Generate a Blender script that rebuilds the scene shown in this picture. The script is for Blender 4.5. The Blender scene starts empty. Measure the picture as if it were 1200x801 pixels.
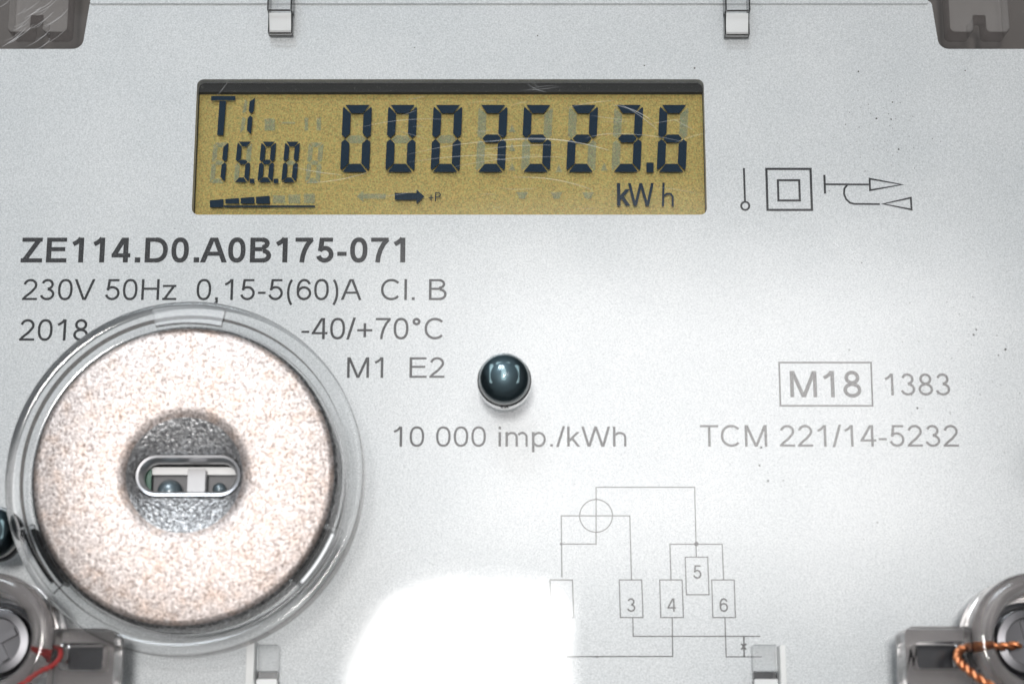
import bpy, bmesh, math, random
from mathutils import Vector
from mathutils.geometry import tessellate_polygon
random.seed(7)
S = 0.001                      # everything below is in millimetres; the scene is in metres
SC = bpy.context.scene
COL = SC.collection
R = math.radians

# ------------------------------------------------------------------ camera
FPX, TILT, DIST = 2200.0, R(13.7), 165.6      # focal length in photo pixels, upward tilt, distance to the faceplate (mm)
cam_d = bpy.data.cameras.new('camera')
cam_d.sensor_width = 36.0
cam_d.lens = 36.0 * FPX / 1200.0
cam_d.clip_start, cam_d.clip_end = 0.005, 50.0
cam = bpy.data.objects.new('camera', cam_d)
cam.location = (0, -DIST * S, 0)
cam.rotation_euler = (R(90) + TILT, 0, 0)
COL.objects.link(cam)
SC.camera = cam
cam_d.dof.use_dof = True
cam_d.dof.focus_distance = 0.1735
cam_d.dof.aperture_fstop = 28.0

def P(px, py, d=0.0):
    """photo pixel -> (X, Z) in mm on the plane d mm in front of the faceplate"""
    u, v = (px - 600.0) / FPX, (400.5 - py) / FPX
    t = (DIST - d) / (math.cos(TILT) - v * math.sin(TILT))
    return (t * u, t * (math.sin(TILT) + v * math.cos(TILT)))

# ------------------------------------------------------------------ world, lamps, exposure
w = bpy.data.worlds.new('World'); SC.world = w; w.use_nodes = True
bg = w.node_tree.nodes['Background']
bg.inputs[0].default_value = (0.90, 0.95, 1.0, 1); bg.inputs[1].default_value = 0.20
COVER = 6.0                     # front of the clear cover, mm in front of the faceplate

def lamp(name, loc, target, sx, sy, radiance, color, shape='RECTANGLE'):
    l = bpy.data.lights.new(name, 'AREA'); l.shape = shape
    l.size, l.size_y = sx * S, sy * S
    area = l.size * l.size_y * (math.pi / 4 if shape == 'ELLIPSE' else 1)
    l.energy = radiance * area * math.pi          # emitted radiance of a one-sided lambert panel
    l.color = color
    o = bpy.data.objects.new(name, l)
    o.location = Vector(loc) * S
    o.rotation_euler = (Vector(target) - Vector(loc)).to_track_quat('-Z', 'Y').to_euler()
    COL.objects.link(o)
    return o

def mirrored(x0, y0, x1, y1, dist):
    """centre and size of a lamp, dist mm from the cover, whose mirror image fills this patch of the cover"""
    k = 1 + dist / (DIST - COVER)
    a, b = P(x0, y1, COVER), P(x1, y0, COVER)
    return ((a[0] + b[0]) / 2 * k, -(COVER + dist), (a[1] + b[1]) / 2 * k), abs(b[0] - a[0]) * k, abs(b[1] - a[1]) * k

def face_lamp(name, box, dist, radiance, color, shape='RECTANGLE'):
    c, sx, sy = mirrored(*box, dist)
    return lamp(name, c, (c[0], 0, c[2]), sx, sy, radiance, color, shape)

def soft_edges(o, fall):
    """a diffuser lit from its middle: the panel's emission eases off towards its rim"""
    l = o.data; l.use_nodes = True; t = l.node_tree
    em = next(n for n in t.nodes if n.type == 'EMISSION')
    g = t.nodes.new('ShaderNodeNewGeometry'); sp = t.nodes.new('ShaderNodeSeparateXYZ')
    t.links.new(g.outputs['Parametric'], sp.inputs[0])
    out = None
    for i in (0, 1):
        a = t.nodes.new('ShaderNodeMath'); a.operation = 'SUBTRACT'; a.inputs[0].default_value = 1.0; t.links.new(sp.outputs[i], a.inputs[1])
        b = t.nodes.new('ShaderNodeMath'); b.operation = 'MINIMUM'; t.links.new(a.outputs[0], b.inputs[0]); t.links.new(sp.outputs[i], b.inputs[1])
        r = t.nodes.new('ShaderNodeMapRange'); r.interpolation_type = 'SMOOTHSTEP'; r.inputs[2].default_value = fall; t.links.new(b.outputs[0], r.inputs[0])
        if out is None: out = r.outputs[0]
        else:
            m = t.nodes.new('ShaderNodeMath'); m.operation = 'MULTIPLY'; t.links.new(out, m.inputs[0]); t.links.new(r.outputs[0], m.inputs[1]); out = m.outputs[0]
    t.links.new(out, em.inputs['Strength'])

def flash_window(o):
    """emission of the flash's soft window: one large rounded corner, bright core, eased rim"""
    l = o.data; l.use_nodes = True; t = l.node_tree
    em = next(n for n in t.nodes if n.type == 'EMISSION')
    g = t.nodes.new('ShaderNodeNewGeometry'); sp = t.nodes.new('ShaderNodeSeparateXYZ')
    t.links.new(g.outputs['Parametric'], sp.inputs[0])
    def m(op, a, b=0.0):
        n = t.nodes.new('ShaderNodeMath'); n.operation = op
        for k, x in enumerate((a, b)):
            if isinstance(x, (int, float)): n.inputs[k].default_value = x
            else: t.links.new(x, n.inputs[k])
        return n.outputs[0]
    def ss(x, a, b):
        r = t.nodes.new('ShaderNodeMapRange'); r.interpolation_type = 'SMOOTHSTEP'
        r.inputs[1].default_value = a; r.inputs[2].default_value = b; t.links.new(x, r.inputs[0]); return r.outputs[0]
    u, v = sp.outputs[0], sp.outputs[1]
    ex = m('DIVIDE', m('MAXIMUM', m('SUBTRACT', 0.48, u), 0.0), 0.48)
    ey = m('DIVIDE', m('MAXIMUM', m('SUBTRACT', v, 0.52), 0.0), 0.48)
    e = m('SQRT', m('ADD', m('MULTIPLY', ex, ex), m('MULTIPLY', ey, ey)))
    core = ss(m('SUBTRACT', 1.0, e), 0.0, 0.6)
    right = ss(m('SUBTRACT', 1.0, u), 0.0, 0.3)
    t.links.new(m('MULTIPLY', m('POWER', core, 3.0), right), em.inputs['Strength'])

flash_window(face_lamp('flash', (362, 640, 683, 990), 500, 104, (1.0, 0.97, 0.95)))
soft_edges(face_lamp('haze_panel', (290, 195, 1320, 800), 800, 4.9, (1.0, 0.97, 0.96)), 0.36)  # added panel whose mirror image lays the broad soft haze on the cover
lamp('room_lamp', (-230, -800, 800), (0, 0, 30), 440, 400, 16.5, (0.86, 0.935, 1.0))

SC.view_settings.view_transform = 'Standard'
SC.view_settings.look = 'None'
SC.view_settings.exposure = 0.0
SC.view_settings.gamma = 1.0
SC.view_settings.use_curve_mapping = False
SC.cycles.use_denoising = True
SC.cycles.max_bounces = 10
SC.cycles.diffuse_bounces = 3
SC.cycles.glossy_bounces = 4
SC.cycles.transmission_bounces = 10
SC.cycles.transparent_max_bounces = 24
SC.cycles.sample_clamp_indirect = 6.0
SC.cycles.caustics_refractive = True
SC.cycles.caustics_reflective = True

# ------------------------------------------------------------------ materials
class Mat:
    def __init__(self, name):
        self.m = bpy.data.materials.new(name); self.m.use_nodes = True
        self.t = self.m.node_tree; self.t.nodes.clear()
        self.out = self.n('ShaderNodeOutputMaterial')
    def n(self, kind, **kw):
        x = self.t.nodes.new(kind)
        for k, v in kw.items():
            if hasattr(x, k): setattr(x, k, v)
        return x
    def l(self, a, b): self.t.links.new(a, b)
    def set(self, node, **kw):
        for k, v in kw.items():
            node.inputs[k.replace('_', ' ')].default_value = v
        return node
    def noise(self, scale, detail=2.0, rough=0.5):
        tc = self.n('ShaderNodeTexCoord'); nz = self.n('ShaderNodeTexNoise')
        self.set(nz, Scale=scale, Detail=detail, Roughness=rough)
        self.l(tc.outputs['Object'], nz.inputs['Vector'])
        return nz
    def ramp(self, src, stops):
        r = self.n('ShaderNodeValToRGB')
        e = r.color_ramp.elements
        while len(e) < len(stops): e.new(0.5)
        for i, (p, c) in enumerate(stops):
            e[i].position = p; e[i].color = (c[0], c[1], c[2], 1)
        self.l(src, r.inputs[0])
        return r.outputs[0]
    def mixc(self, a, b, fac, mode='MIX'):
        x = self.n('ShaderNodeMix', data_type='RGBA', blend_type=mode)
        for i, v in ((6, a), (7, b)):
            if isinstance(v, tuple): x.inputs[i].default_value = (*v, 1)
            else: self.l(v, x.inputs[i])
        if isinstance(fac, float): x.inputs[0].default_value = fac
        else: self.l(fac, x.inputs[0])
        return x.outputs[2]
    def bump(self, h, dist, strength=1.0):
        b = self.n('ShaderNodeBump'); self.set(b, Distance=dist, Strength=strength)
        self.l(h, b.inputs['Height']); return b.outputs[0]
    def principled(self, color=None, rough=0.5, metal=0.0, **kw):
        p = self.n('ShaderNodeBsdfPrincipled')
        if isinstance(color, tuple): p.inputs['Base Color'].default_value = (*color, 1)
        elif color is not None: self.l(color, p.inputs['Base Color'])
        p.inputs['Roughness'].default_value = rough; p.inputs['Metallic'].default_value = metal
        for k, v in kw.items(): p.inputs[k.replace('_', ' ')].default_value = v
        self.l(p.outputs[0], self.out.inputs[0])
        return p

def plain(name, color, rough=0.5, metal=0.0, **kw):
    m = Mat(name); m.principled(color, rough, metal, **kw); return m.m

def mat_plate():
    m = Mat('silver_foil')
    fine = m.noise(6800, 3, 0.7); soft = m.noise(120, 3, 0.5)
    c = m.ramp(fine.outputs[0], [(0.25, (0.40, 0.415, 0.425)), (0.5, (0.585, 0.598, 0.607)), (0.76, (0.76, 0.765, 0.77))])
    c2 = m.ramp(soft.outputs[0], [(0.3, (0.93, 0.94, 0.945)), (0.7, (1, 1, 1))])
    c = m.mixc(c, c2, 1.0, 'MULTIPLY')
    p = m.principled(c, 0.48, 0.15)
    m.l(m.bump(fine.outputs[0], 0.00002, 0.6), p.inputs['Normal'])
    return m.m

def mat_ink(name, col):
    m = Mat(name); nz = m.noise(6000, 3, 0.75)
    c = m.ramp(nz.outputs[0], [(0.3, tuple(v * 0.5 for v in col)), (0.56, col), (0.74, tuple(min(1, v * 2.6 + 0.10) for v in col))])
    m.principled(c, 0.6); return m.m

def mat_lcd():
    m = Mat('gold_lcd_reflector')
    a = m.noise(7600, 2, 0.7); b = m.noise(5200, 1, 0.5)
    c = m.ramp(a.outputs[0], [(0.25, (0.15, 0.102, 0.020)), (0.5, (0.345, 0.245, 0.058)), (0.78, (0.54, 0.405, 0.125))])
    hue = m.ramp(b.outputs[1], [(0.3, (0.75, 1.0, 0.95)), (0.7, (1.1, 0.95, 0.8))])
    c = m.mixc(c, hue, 1.0, 'MULTIPLY')
    p = m.principled(c, 0.5, 0.2); return m.m

def mat_clear(name, tint=(1, 1, 1), rough=0.0, ior=1.49):
    """clear plastic with real refraction"""
    m = Mat(name); g = m.n('ShaderNodeBsdfGlass')
    m.set(g, Color=(*tint, 1), Roughness=rough, IOR=ior)
    m.l(g.outputs[0], m.out.inputs[0]); return m.m

def mat_pane():
    """thin flat clear sheet: straight transmission plus Fresnel reflection, a polished and a hazy (finely scratched) share"""
    m = Mat('clear_cover_sheet')
    t = m.n('ShaderNodeBsdfTransparent'); m.set(t, Color=(0.985, 0.99, 0.99, 1))
    gm = m.n('ShaderNodeBsdfAnisotropic'); gm.inputs['Roughness'].default_value = 0.0
    wv = m.noise(70, 2, 0.5); m.l(m.bump(wv.outputs[0], 0.00003, 1.0), gm.inputs['Normal'])
    fr = m.n('ShaderNodeFresnel'); fr.inputs[0].default_value = 1.49
    mx = m.n('ShaderNodeMixShader')
    m.l(fr.outputs[0], mx.inputs[0]); m.l(t.outputs[0], mx.inputs[1]); m.l(gm.outputs[0], mx.inputs[2])
    m.l(mx.outputs[0], m.out.inputs[0]); return m.m

def mat_shell(name, tint, rough=0.08):
    """moulded clear plastic wall: straight, slightly tinted transmission plus Fresnel reflection"""
    m = Mat(name)
    t = m.n('ShaderNodeBsdfTransparent'); m.set(t, Color=(*tint, 1))
    g = m.n('ShaderNodeBsdfAnisotropic'); g.inputs['Roughness'].default_value = rough
    fr = m.n('ShaderNodeFresnel'); fr.inputs[0].default_value = 1.49
    mx = m.n('ShaderNodeMixShader')
    m.l(fr.outputs[0], mx.inputs[0]); m.l(t.outputs[0], mx.inputs[1]); m.l(g.outputs[0], mx.inputs[2])
    m.l(mx.outputs[0], m.out.inputs[0]); return m.m

def mat_funnel():
    m = Mat('coarse_cast_zinc')
    a = m.noise(3200, 2, 0.6)
    c = m.ramp(a.outputs[0], [(0.25, (0.18, 0.18, 0.185)), (0.5, (0.46, 0.455, 0.455)), (0.72, (0.95, 0.95, 0.95))])
    p = m.principled(c, 0.42, 1.0)
    m.l(m.bump(a.outputs[0], 0.00022, 1.0), p.inputs['Normal'])
    return m.m

def mat_veil(name, color, alpha, rough=0.5):
    """see-through tint: share alpha of a diffuse coat over a transparent sheet"""
    m = Mat(name)
    t = m.n('ShaderNodeBsdfTransparent'); d = m.n('ShaderNodeBsdfPrincipled')
    d.inputs['Base Color'].default_value = (*color, 1); d.inputs['Roughness'].default_value = rough
    mx = m.n('ShaderNodeMixShader'); mx.inputs[0].default_value = alpha
    m.l(t.outputs[0], mx.inputs[1]); m.l(d.outputs[0], mx.inputs[2]); m.l(mx.outputs[0], m.out.inputs[0])
    return m.m

def mat_steel():
    m = Mat('grainy_zinc_steel')
    a = m.noise(3900, 3, 0.7); b = m.noise(900, 2, 0.5)
    c = m.ramp(a.outputs[0], [(0.30, (0.20, 0.165, 0.15)), (0.46, (0.52, 0.455, 0.425)), (0.72, (0.90, 0.83, 0.80))])
    warm = m.ramp(b.outputs[0], [(0.45, (1, 1, 1)), (0.75, (1.0, 0.91, 0.84))])
    c = m.mixc(c, warm, 1.0, 'MULTIPLY')
    p = m.principled(c, 0.56, 1.0)
    m.l(m.bump(a.outputs[0], 0.00006, 1.0), p.inputs['Normal'])
    return m.m

M = dict(
    plate=mat_plate(), ink=mat_ink('black_print', (0.010, 0.010, 0.013)), lcd=mat_lcd(),
    hazed_grey_ink=mat_ink('hazed_grey_print', (0.10, 0.095, 0.095)),  # black print greyed: the cover's reflected haze is put into its colour
    seg=plain('lcd_segment_on', (0.002, 0.016, 0.034), 0.5, Specular_IOR_Level=0.08), ghost=mat_veil('lcd_segment_off', (0.04, 0.25, 0.29), 0.24),
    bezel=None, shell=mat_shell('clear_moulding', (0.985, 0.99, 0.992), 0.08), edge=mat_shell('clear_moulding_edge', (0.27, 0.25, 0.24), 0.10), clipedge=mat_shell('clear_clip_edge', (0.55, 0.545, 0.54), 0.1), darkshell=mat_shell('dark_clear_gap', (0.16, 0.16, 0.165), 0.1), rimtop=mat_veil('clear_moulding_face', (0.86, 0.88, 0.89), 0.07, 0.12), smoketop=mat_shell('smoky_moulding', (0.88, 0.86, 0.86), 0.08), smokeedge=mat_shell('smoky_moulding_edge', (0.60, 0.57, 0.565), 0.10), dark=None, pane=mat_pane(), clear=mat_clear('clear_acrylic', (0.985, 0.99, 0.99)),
    smoke=mat_clear('smoky_clear_plastic', (0.95, 0.94, 0.935), 0.03), steel=mat_steel(), funnel=mat_funnel(),
    screw=plain('blackened_screw_steel', (0.09, 0.09, 0.095), 0.36, 1.0), chrome=plain('polished_rim', (0.75, 0.77, 0.78), 0.12, 1.0),
    lensglass=mat_shell('lens_glass', (0.80, 0.88, 0.90), 0.04), streak_tone=plain('blue_grey_reflection', (0.36, 0.44, 0.46), 0.5, 0.3),
    lens=plain('dark_lens', (0.10, 0.13, 0.145), 0.45, 0.6, Coat_Weight=1.0, Coat_Roughness=0.03),
    lining=plain('smoked_slot_lining', (0.50, 0.50, 0.51), 0.38, 0.95), glare_veil=mat_veil('glare_painted_clear', (0.95, 0.955, 0.955), 0.8, 0.2),  # white veil paints the bright reflection of the clip faces into the colour
    tabface=mat_veil('latch_face', (0.82, 0.85, 0.87), 0.13, 0.15), forkface=mat_veil('smoky_fork_face', (0.62, 0.58, 0.56), 0.13, 0.12), shade=plain('dark_grey_plastic', (0.16, 0.16, 0.165), 0.5), pale=plain('pale_grey_plastic', (0.46, 0.45, 0.45), 0.4),
    white=plain('white_plastic', (0.78, 0.78, 0.77), 0.4), grey=plain('grey_plastic', (0.42, 0.42, 0.42), 0.5),
    green=plain('green_circuit_board', (0.02, 0.10, 0.06), 0.4), black=plain('black_plastic', (0.012, 0.013, 0.016), 0.2),
    red=plain('red_wire_lacquer', (0.28, 0.022, 0.02), 0.4), copper=plain('bare_copper', (0.50, 0.20, 0.095), 0.42, 1.0),
    scratch=mat_veil('scratch_haze', (0.95, 0.95, 0.95), 0.2), speck=plain('dust_speck', (0.06, 0.055, 0.05), 0.9),
)
def mat_dusty(name, a, b, rough):
    m = Mat(name); nz = m.noise(3800, 3, 0.7)
    m.principled(m.ramp(nz.outputs[0], [(0.35, a), (0.62, a), (0.78, b)]), rough); return m.m
M['bezel'] = mat_dusty('black_bezel', (0.008, 0.0085, 0.008), (0.10, 0.10, 0.085), 0.7)
M['floor'] = mat_dusty('grey_brown_plastic', (0.33, 0.32, 0.32), (0.45, 0.44, 0.44), 0.5)
M['dark'] = mat_dusty('dark_housing_plastic', (0.095, 0.080, 0.072), (0.16, 0.135, 0.12), 0.55)

# ------------------------------------------------------------------ mesh helpers (mm; x right, y up on the plate, d towards the viewer)
ORIGIN = {}
def origin_of(o):
    while o is not None and o.parent is not None: o = o.parent
    return ORIGIN.get(o.name, (0, 0, 0)) if o is not None else (0, 0, 0)

def thing(name, label, cat, at=(0, 0, 0), group=None):
    o = bpy.data.objects.new(name, None); COL.objects.link(o)
    o.empty_display_size = 0.005
    o.location = (at[0] * S, -at[2] * S, at[1] * S)
    ORIGIN[o.name] = at
    o['label'] = label; o['category'] = cat
    if group: o['group'] = group
    return o

def link(name, bm, mat, parent, smooth=False, bevel=0.0, seg=2, angle=40):
    ox, oy, od = origin_of(parent)
    bmesh.ops.recalc_face_normals(bm, faces=bm.faces[:]) if bm.faces else None
    for v in bm.verts:
        x, y, d = v.co
        v.co = ((x - ox) * S, -(d - od) * S, (y - oy) * S)
    if smooth:
        for f in bm.faces: f.smooth = True
    me = bpy.data.meshes.new(name); bm.to_mesh(me); bm.free()
    for x in ((mat,) if isinstance(mat, str) else mat): me.materials.append(M[x])
    o = bpy.data.objects.new(name, me); COL.objects.link(o); o.parent = parent
    if bevel:
        b = o.modifiers.new('bevel', 'BEVEL'); b.width = bevel * S; b.segments = seg
        b.limit_method = 'ANGLE'; b.angle_limit = R(angle); b.harden_normals = False
        for p in me.polygons: p.use_smooth = True
        me.set_sharp_from_angle(angle=R(35))
    elif smooth:
        me.set_sharp_from_angle(angle=R(42))
    return o

def prism(bm, outlines, d0, d1):
    """extrude outlines (first outer, then holes) between depths d0 < d1"""
    outs = [[Vector((x, y, 0)) for x, y in o] for o in outlines]
    tris = tessellate_polygon(outs)
    flat = [v for o in outs for v in o]
    lo = [bm.verts.new((v.x, v.y, d0)) for v in flat]
    hi = [bm.verts.new((v.x, v.y, d1)) for v in flat]
    for a, b, c in tris:
        try:
            bm.faces.new((hi[a], hi[b], hi[c])); bm.faces.new((lo[c], lo[b], lo[a]))
        except ValueError: pass
    k = 0
    for o in outs:
        n = len(o)
        for i in range(n):
            a, b = k + i, k + (i + 1) % n
            bm.faces.new((lo[a], lo[b], hi[b], hi[a]))
        k += n

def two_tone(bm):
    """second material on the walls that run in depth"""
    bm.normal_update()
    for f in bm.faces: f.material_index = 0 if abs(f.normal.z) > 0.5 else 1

def sheet(bm, pts, d):
    vs = [bm.verts.new((x, y, d)) for x, y in pts]
    try: bm.faces.new(vs)
    except ValueError: pass

def rrect(x0, y0, x1, y1, r, n=6):
    pts = []
    for cx, cy, a in ((x1 - r, y1 - r, 0), (x0 + r, y1 - r, 90), (x0 + r, y0 + r, 180), (x1 - r, y0 + r, 270)):
        for i in range(n + 1):
            t = R(a + 90 * i / n); pts.append((cx + r * math.cos(t), cy + r * math.sin(t)))
    return pts

def circle(cx, cy, r, n=64, a0=0, a1=360):
    m = n if a1 - a0 == 360 else n + 1
    return [(cx + r * math.cos(R(a0 + (a1 - a0) * i / n)), cy + r * math.sin(R(a0 + (a1 - a0) * i / n))) for i in range(m)]

def lathe(bm, prof, cx, cy, n=96, closed=True):
    rings = []
    for r, d in prof:
        if r < 1e-6: rings.append([bm.verts.new((cx, cy, d))])
        else: rings.append([bm.verts.new((cx + r * math.cos(2 * math.pi * i / n), cy + r * math.sin(2 * math.pi * i / n), d)) for i in range(n)])
    pairs = list(zip(rings, rings[1:])) + ([(rings[-1], rings[0])] if closed else [])
    for a, b in pairs:
        for i in range(n):
            j = (i + 1) % n
            q = [a[i % len(a)], a[j % len(a)], b[j % len(b)], b[i % len(b)]]
            u = []
            for v in q:
                if v not in u: u.append(v)
            if len(u) > 2:
                try: bm.faces.new(u)
                except ValueError: pass

def tube(bm, pts, r, n=8):
    """pts: (x, y, d) polyline swept with radius r"""
    pts = [Vector(p) for p in pts]; rings = []
    up = Vector((0.13, 0.21, 1.0))
    for i, p in enumerate(pts):
        t = (pts[min(i + 1, len(pts) - 1)] - pts[max(i - 1, 0)]).normalized()
        a = t.cross(up).normalized(); b = t.cross(a).normalized()
        rings.append([bm.verts.new(p + r * (a * math.cos(2 * math.pi * k / n) + b * math.sin(2 * math.pi * k / n))) for k in range(n)])
    for a, b in zip(rings, rings[1:]):
        for k in range(n): bm.faces.new((a[k], a[(k + 1) % n], b[(k + 1) % n], b[k]))
    bm.faces.new(rings[0]); bm.faces.new(list(reversed(rings[-1])))

def stroke(bm, pts, w, d, closed=False):
    """flat ribbon of width w along pts with mitred joins, at depth d"""
    pts = [Vector((x, y)) for x, y in pts]; n = len(pts); L, Rr = [], []
    for i in range(n):
        a = pts[i] - pts[i - 1] if (i > 0 or closed) else None
        b = pts[(i + 1) % n] - pts[i] if (i < n - 1 or closed) else None
        a = a.normalized() if a is not None else None; b = b.normalized() if b is not None else None
        if a is None: a = b
        if b is None: b = a
        na, nb = Vector((-a.y, a.x)), Vector((-b.y, b.x))
        m = (na + nb)
        m = m.normalized() if m.length > 1e-6 else na
        k = min(2.5, 1 / max(0.2, m.dot(na)))
        L.append(bm.verts.new((*(pts[i] + m * k * w / 2), d))); Rr.append(bm.verts.new((*(pts[i] - m * k * w / 2), d)))
    for i in range(n if closed else n - 1):
        j = (i + 1) % n
        bm.faces.new((L[i], L[j], Rr[j], Rr[i]))

# ------------------------------------------------------------------ lettering drawn as strokes (cap height 1)
def arc(cx, cy, rx, ry, a0, a1, n=22, e=2.0):
    out = []
    for i in range(n + 1):
        t = R(a0 + (a1 - a0) * i / n); c, s = math.cos(t), math.sin(t)
        out.append((cx + rx * math.copysign(abs(c) ** (2 / e), c), cy + ry * math.copysign(abs(s) ** (2 / e), s)))
    return out

ADV = {**{c: .7765 for c in '0123456789'}, '.': .388, ',': .388, ' ': .388, '/': .388, '-': .465, '(': .465, ')': .465, 'A': .93, 'B': .93,
       'C': 1.008, 'D': 1.008, 'E': .93, 'H': 1.008, 'M': 1.163, 'T': .853, 'V': .93, 'W': 1.318, 'Z': .853, 'z': .698, 'l': .31, 'i': .31,
       'm': 1.163, 'p': .7765, 'k': .698, 'h': .7765, '+': .8156, '°': .5587, 'P': .93}

def glyph(ch, w):
    """strokes of one character: ('p', pts, closed) path, ('b', x0, y0, x1, y1) slanted bar with level ends, ('r', x0, y0, x1, y1) box"""
    h = w / 2; X = .725; v = w * 1.0
    V = lambda x, y0=0, y1=1: ('r', x - h, y0, x + h, y1)
    H = lambda y, x0, x1: ('r', x0, y - h * .9, x1, y + h * .9)
    p = lambda pts, c=False: ('p', pts, c)
    if ch == '0': return [p(arc(.388, .5, .325 - h, .51 - h, 0, 360, 40, 2.35)[:-1], True)]
    if ch == '1': return [V(.46), p([(.155, .735), (.27, .80), (.375, .885), (.435, .985)])]
    if ch == '2': return [p(arc(.385, .71, .31 - h, .30 - h, 172, -38, 22) + [(.44, .38), (.20, .17), (.115, .06)]), H(h * .9, .05, .71)]
    if ch == '3': return [p(arc(.37, .745, .275 - h, .265 - h, 165, -88, 20)), p(arc(.37, .28, .325 - h, .29 - h, 88, -168, 22))]
    if ch == '4': return [V(.555), H(.285, .04, .73), ('b', .06 + w * .35, .285, .50, 1.0)]
    if ch == '5': return [H(1 - h * .9, .18, .67), ('b', .125 + h, .46, .19 + h * .9, 1.0), p(arc(.375, .33, .33 - h, .34 - h, 146, -165, 26))]
    if ch == '6': return [p(arc(.395, .325, .325 - h, .335 - h, 0, 360, 32)[:-1], True), p(arc(.40, .50, .335 - h, .51 - h, 32, 178, 18, 2.2) + [(.065 + h, .35)])]
    if ch == '7': return [H(1 - h * .9, .06, .71), p([(.67, .93), (.52, .74), (.41, .50), (.34, .25), (.31, 0)])]
    if ch == '8': return [p(arc(.388, .745, .27 - h, .265 - h, 0, 360, 30)[:-1], True), p(arc(.388, .275, .325 - h, .285 - h, 0, 360, 32)[:-1], True)]
    if ch == '.': return [('r', .125, 0, .125 + w * 1.1, w * 1.1)]
    if ch == ',': return [('r', .12, 0, .12 + w * 1.1, w * 1.1), p([(.12 + w * .72, 0), (.12 + w * .6, -.10), (.10, -.19)])]
    if ch == '-': return [H(.345, .06, .405)]
    if ch == '/': return [('b', .05, -.02, .34, 1.02)]
    if ch == '(': return [p(arc(.60, .37, .44, .78, 130, 230, 16))]
    if ch == ')': return [p(arc(-.135, .37, .44, .78, 50, -50, 16))]
    if ch == 'A': return [('b', .065, 0, .465 - h * .5, 1), ('b', .865, 0, .465 + h * .5, 1), H(.35, .21, .72)]
    if ch == 'B': return [V(.10 + h), H(1 - h * .9, .10, .54), H(.535, .10, .56), H(h * .9, .10, .57), p(arc(.54, .765, .28 - h, .235 - h * .9, 90, -90)), p(arc(.57, .275, .315 - h, .275 - h * .9, 90, -90))]
    if ch == 'C': return [p(arc(.53, .5, .46 - h, .51 - h, 42, 318, 34, 2.1))]
    if ch == 'D': return [V(.10 + h), H(1 - h * .9, .10, .48), H(h * .9, .10, .48), p(arc(.48, .5, .465 - h, .5 - h * .9, 90, -90, 24, 2.25))]
    if ch == 'E': return [V(.11 + h), H(1 - h * .9, .11, .85), H(.535, .11, .80), H(h * .9, .11, .865)]
    if ch == 'H': return [V(.11 + h), V(.90 - h), H(.54, .11, .90)]
    if ch == 'M': return [V(.10 + h), V(1.06 - h), ('b', .12 + h, 1, .58, 0), ('b', 1.04 - h, 1, .58, 0)]
    if ch == 'T': return [V(.427), H(1 - h * .9, .03, .825)]
    if ch == 'P': return [V(.10 + h), H(1 - h * .9, .10, .56), H(.47, .10, .56), p(arc(.56, .735, .30 - h, .265 - h * .9, 90, -90))]
    if ch == 'V': return [('b', .065, 1, .465 - h * .3, 0), ('b', .865, 1, .465 + h * .3, 0)]
    if ch == 'W': return [('b', .08, 1, .345, 0), ('b', .655, 1, .365, 0), ('b', .655, 1, .955, 0), ('b', 1.235, 1, .975, 0)]
    if ch == 'Z': return [H(1 - h * .9, .05, .80), H(h * .9, .03, .82), ('b', .13, .03, .71, .97)]
    if ch == 'z': return [H(X - h * .9, .04, .64), H(h * .9, .03, .66), ('b', .12, .03, .55, X - .03)]
    if ch == 'l': return [V(.155)]
    if ch == 'i': return [V(.155, 0, X), V(.155, .865, 1)]
    if ch == 'h': return [V(.095 + h), p([(.69 - h, 0), (.69 - h, .42)] + arc(.40, .45, .29 - h, .285 - h, 0, 150, 14))]
    if ch == 'm': return [V(.095 + h, 0, X), p([(.64 - h * .9, 0), (.64 - h * .9, .45)] + arc(.375, .47, .265 - h, .265 - h, 0, 150, 14)), p([(1.08 - h, 0), (1.08 - h, .45)] + arc(.83, .47, .25 - h, .265 - h, 0, 150, 14))]
    if ch == 'p': return [V(.095 + h, -.28, X), p(arc(.40, .355, .315 - h, .38 - h, 0, 360, 28)[:-1], True)]
    if ch == 'k': return [V(.095 + h), ('b', .16, .26, .575, X), ('b', .60, 0, .30, .43)]
    if ch == '+': return [H(.42, .08, .735), V(.4078, .42 - .33, .42 + .33)]
    if ch == '°': return [p(arc(.28, .83, .165 - h * .8, .165 - h * .8, 0, 360, 20)[:-1], True)]
    return []

def lay_text(bm, text, x0, y0, x1, cap, w, d, adv_extra=0.0, start_ink=True):
    """draw text with its ink from x0 to x1 on baseline y0 (mm)"""
    total = sum(ADV[c] + adv_extra for c in text) - .12 - adv_extra
    sx = (x1 - x0) / total; sy = cap
    cx = x0 - .06 * sx; k = 0
    for c in text:
        for s in glyph(c, w):
            z = d + 0.0012 * (k % 7); k += 1
            T = lambda q: (cx + q[0] * sx, y0 + q[1] * sy)
            if s[0] == 'p': stroke(bm, [T(q) for q in s[1]], w * sy, z, s[2])
            elif s[0] == 'r': sheet(bm, [T((s[1], s[2])), T((s[3], s[2])), T((s[3], s[4])), T((s[1], s[4]))], z)
            else:
                _, a, b, e, f = s
                hw = w * .5 * math.hypot(e - a, f - b) / abs(f - b)
                sheet(bm, [T((a - hw, b)), T((a + hw, b)), T((e + hw, f)), T((e - hw, f))], z)
        cx += (ADV[c] + adv_extra) * sx

INK = 0.02
def text_line(parent, text, xl, xr, top, base, w, mat='ink', name='lettering', label=None):
    a, b, t = P(xl, base), P(xr, base), P(xl, top)
    bm = bmesh.new()
    lay_text(bm, text, a[0], a[1], b[0], t[1] - a[1], w, INK)
    o = link(name, bm, mat, parent)
    if label: o['label'] = label
    return o

# ================================================================== THE METER
meter = thing('electricity_meter', 'grey electricity meter with gold LCD display and printed silver faceplate', 'electricity meter', (0, 36, -14))

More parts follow.
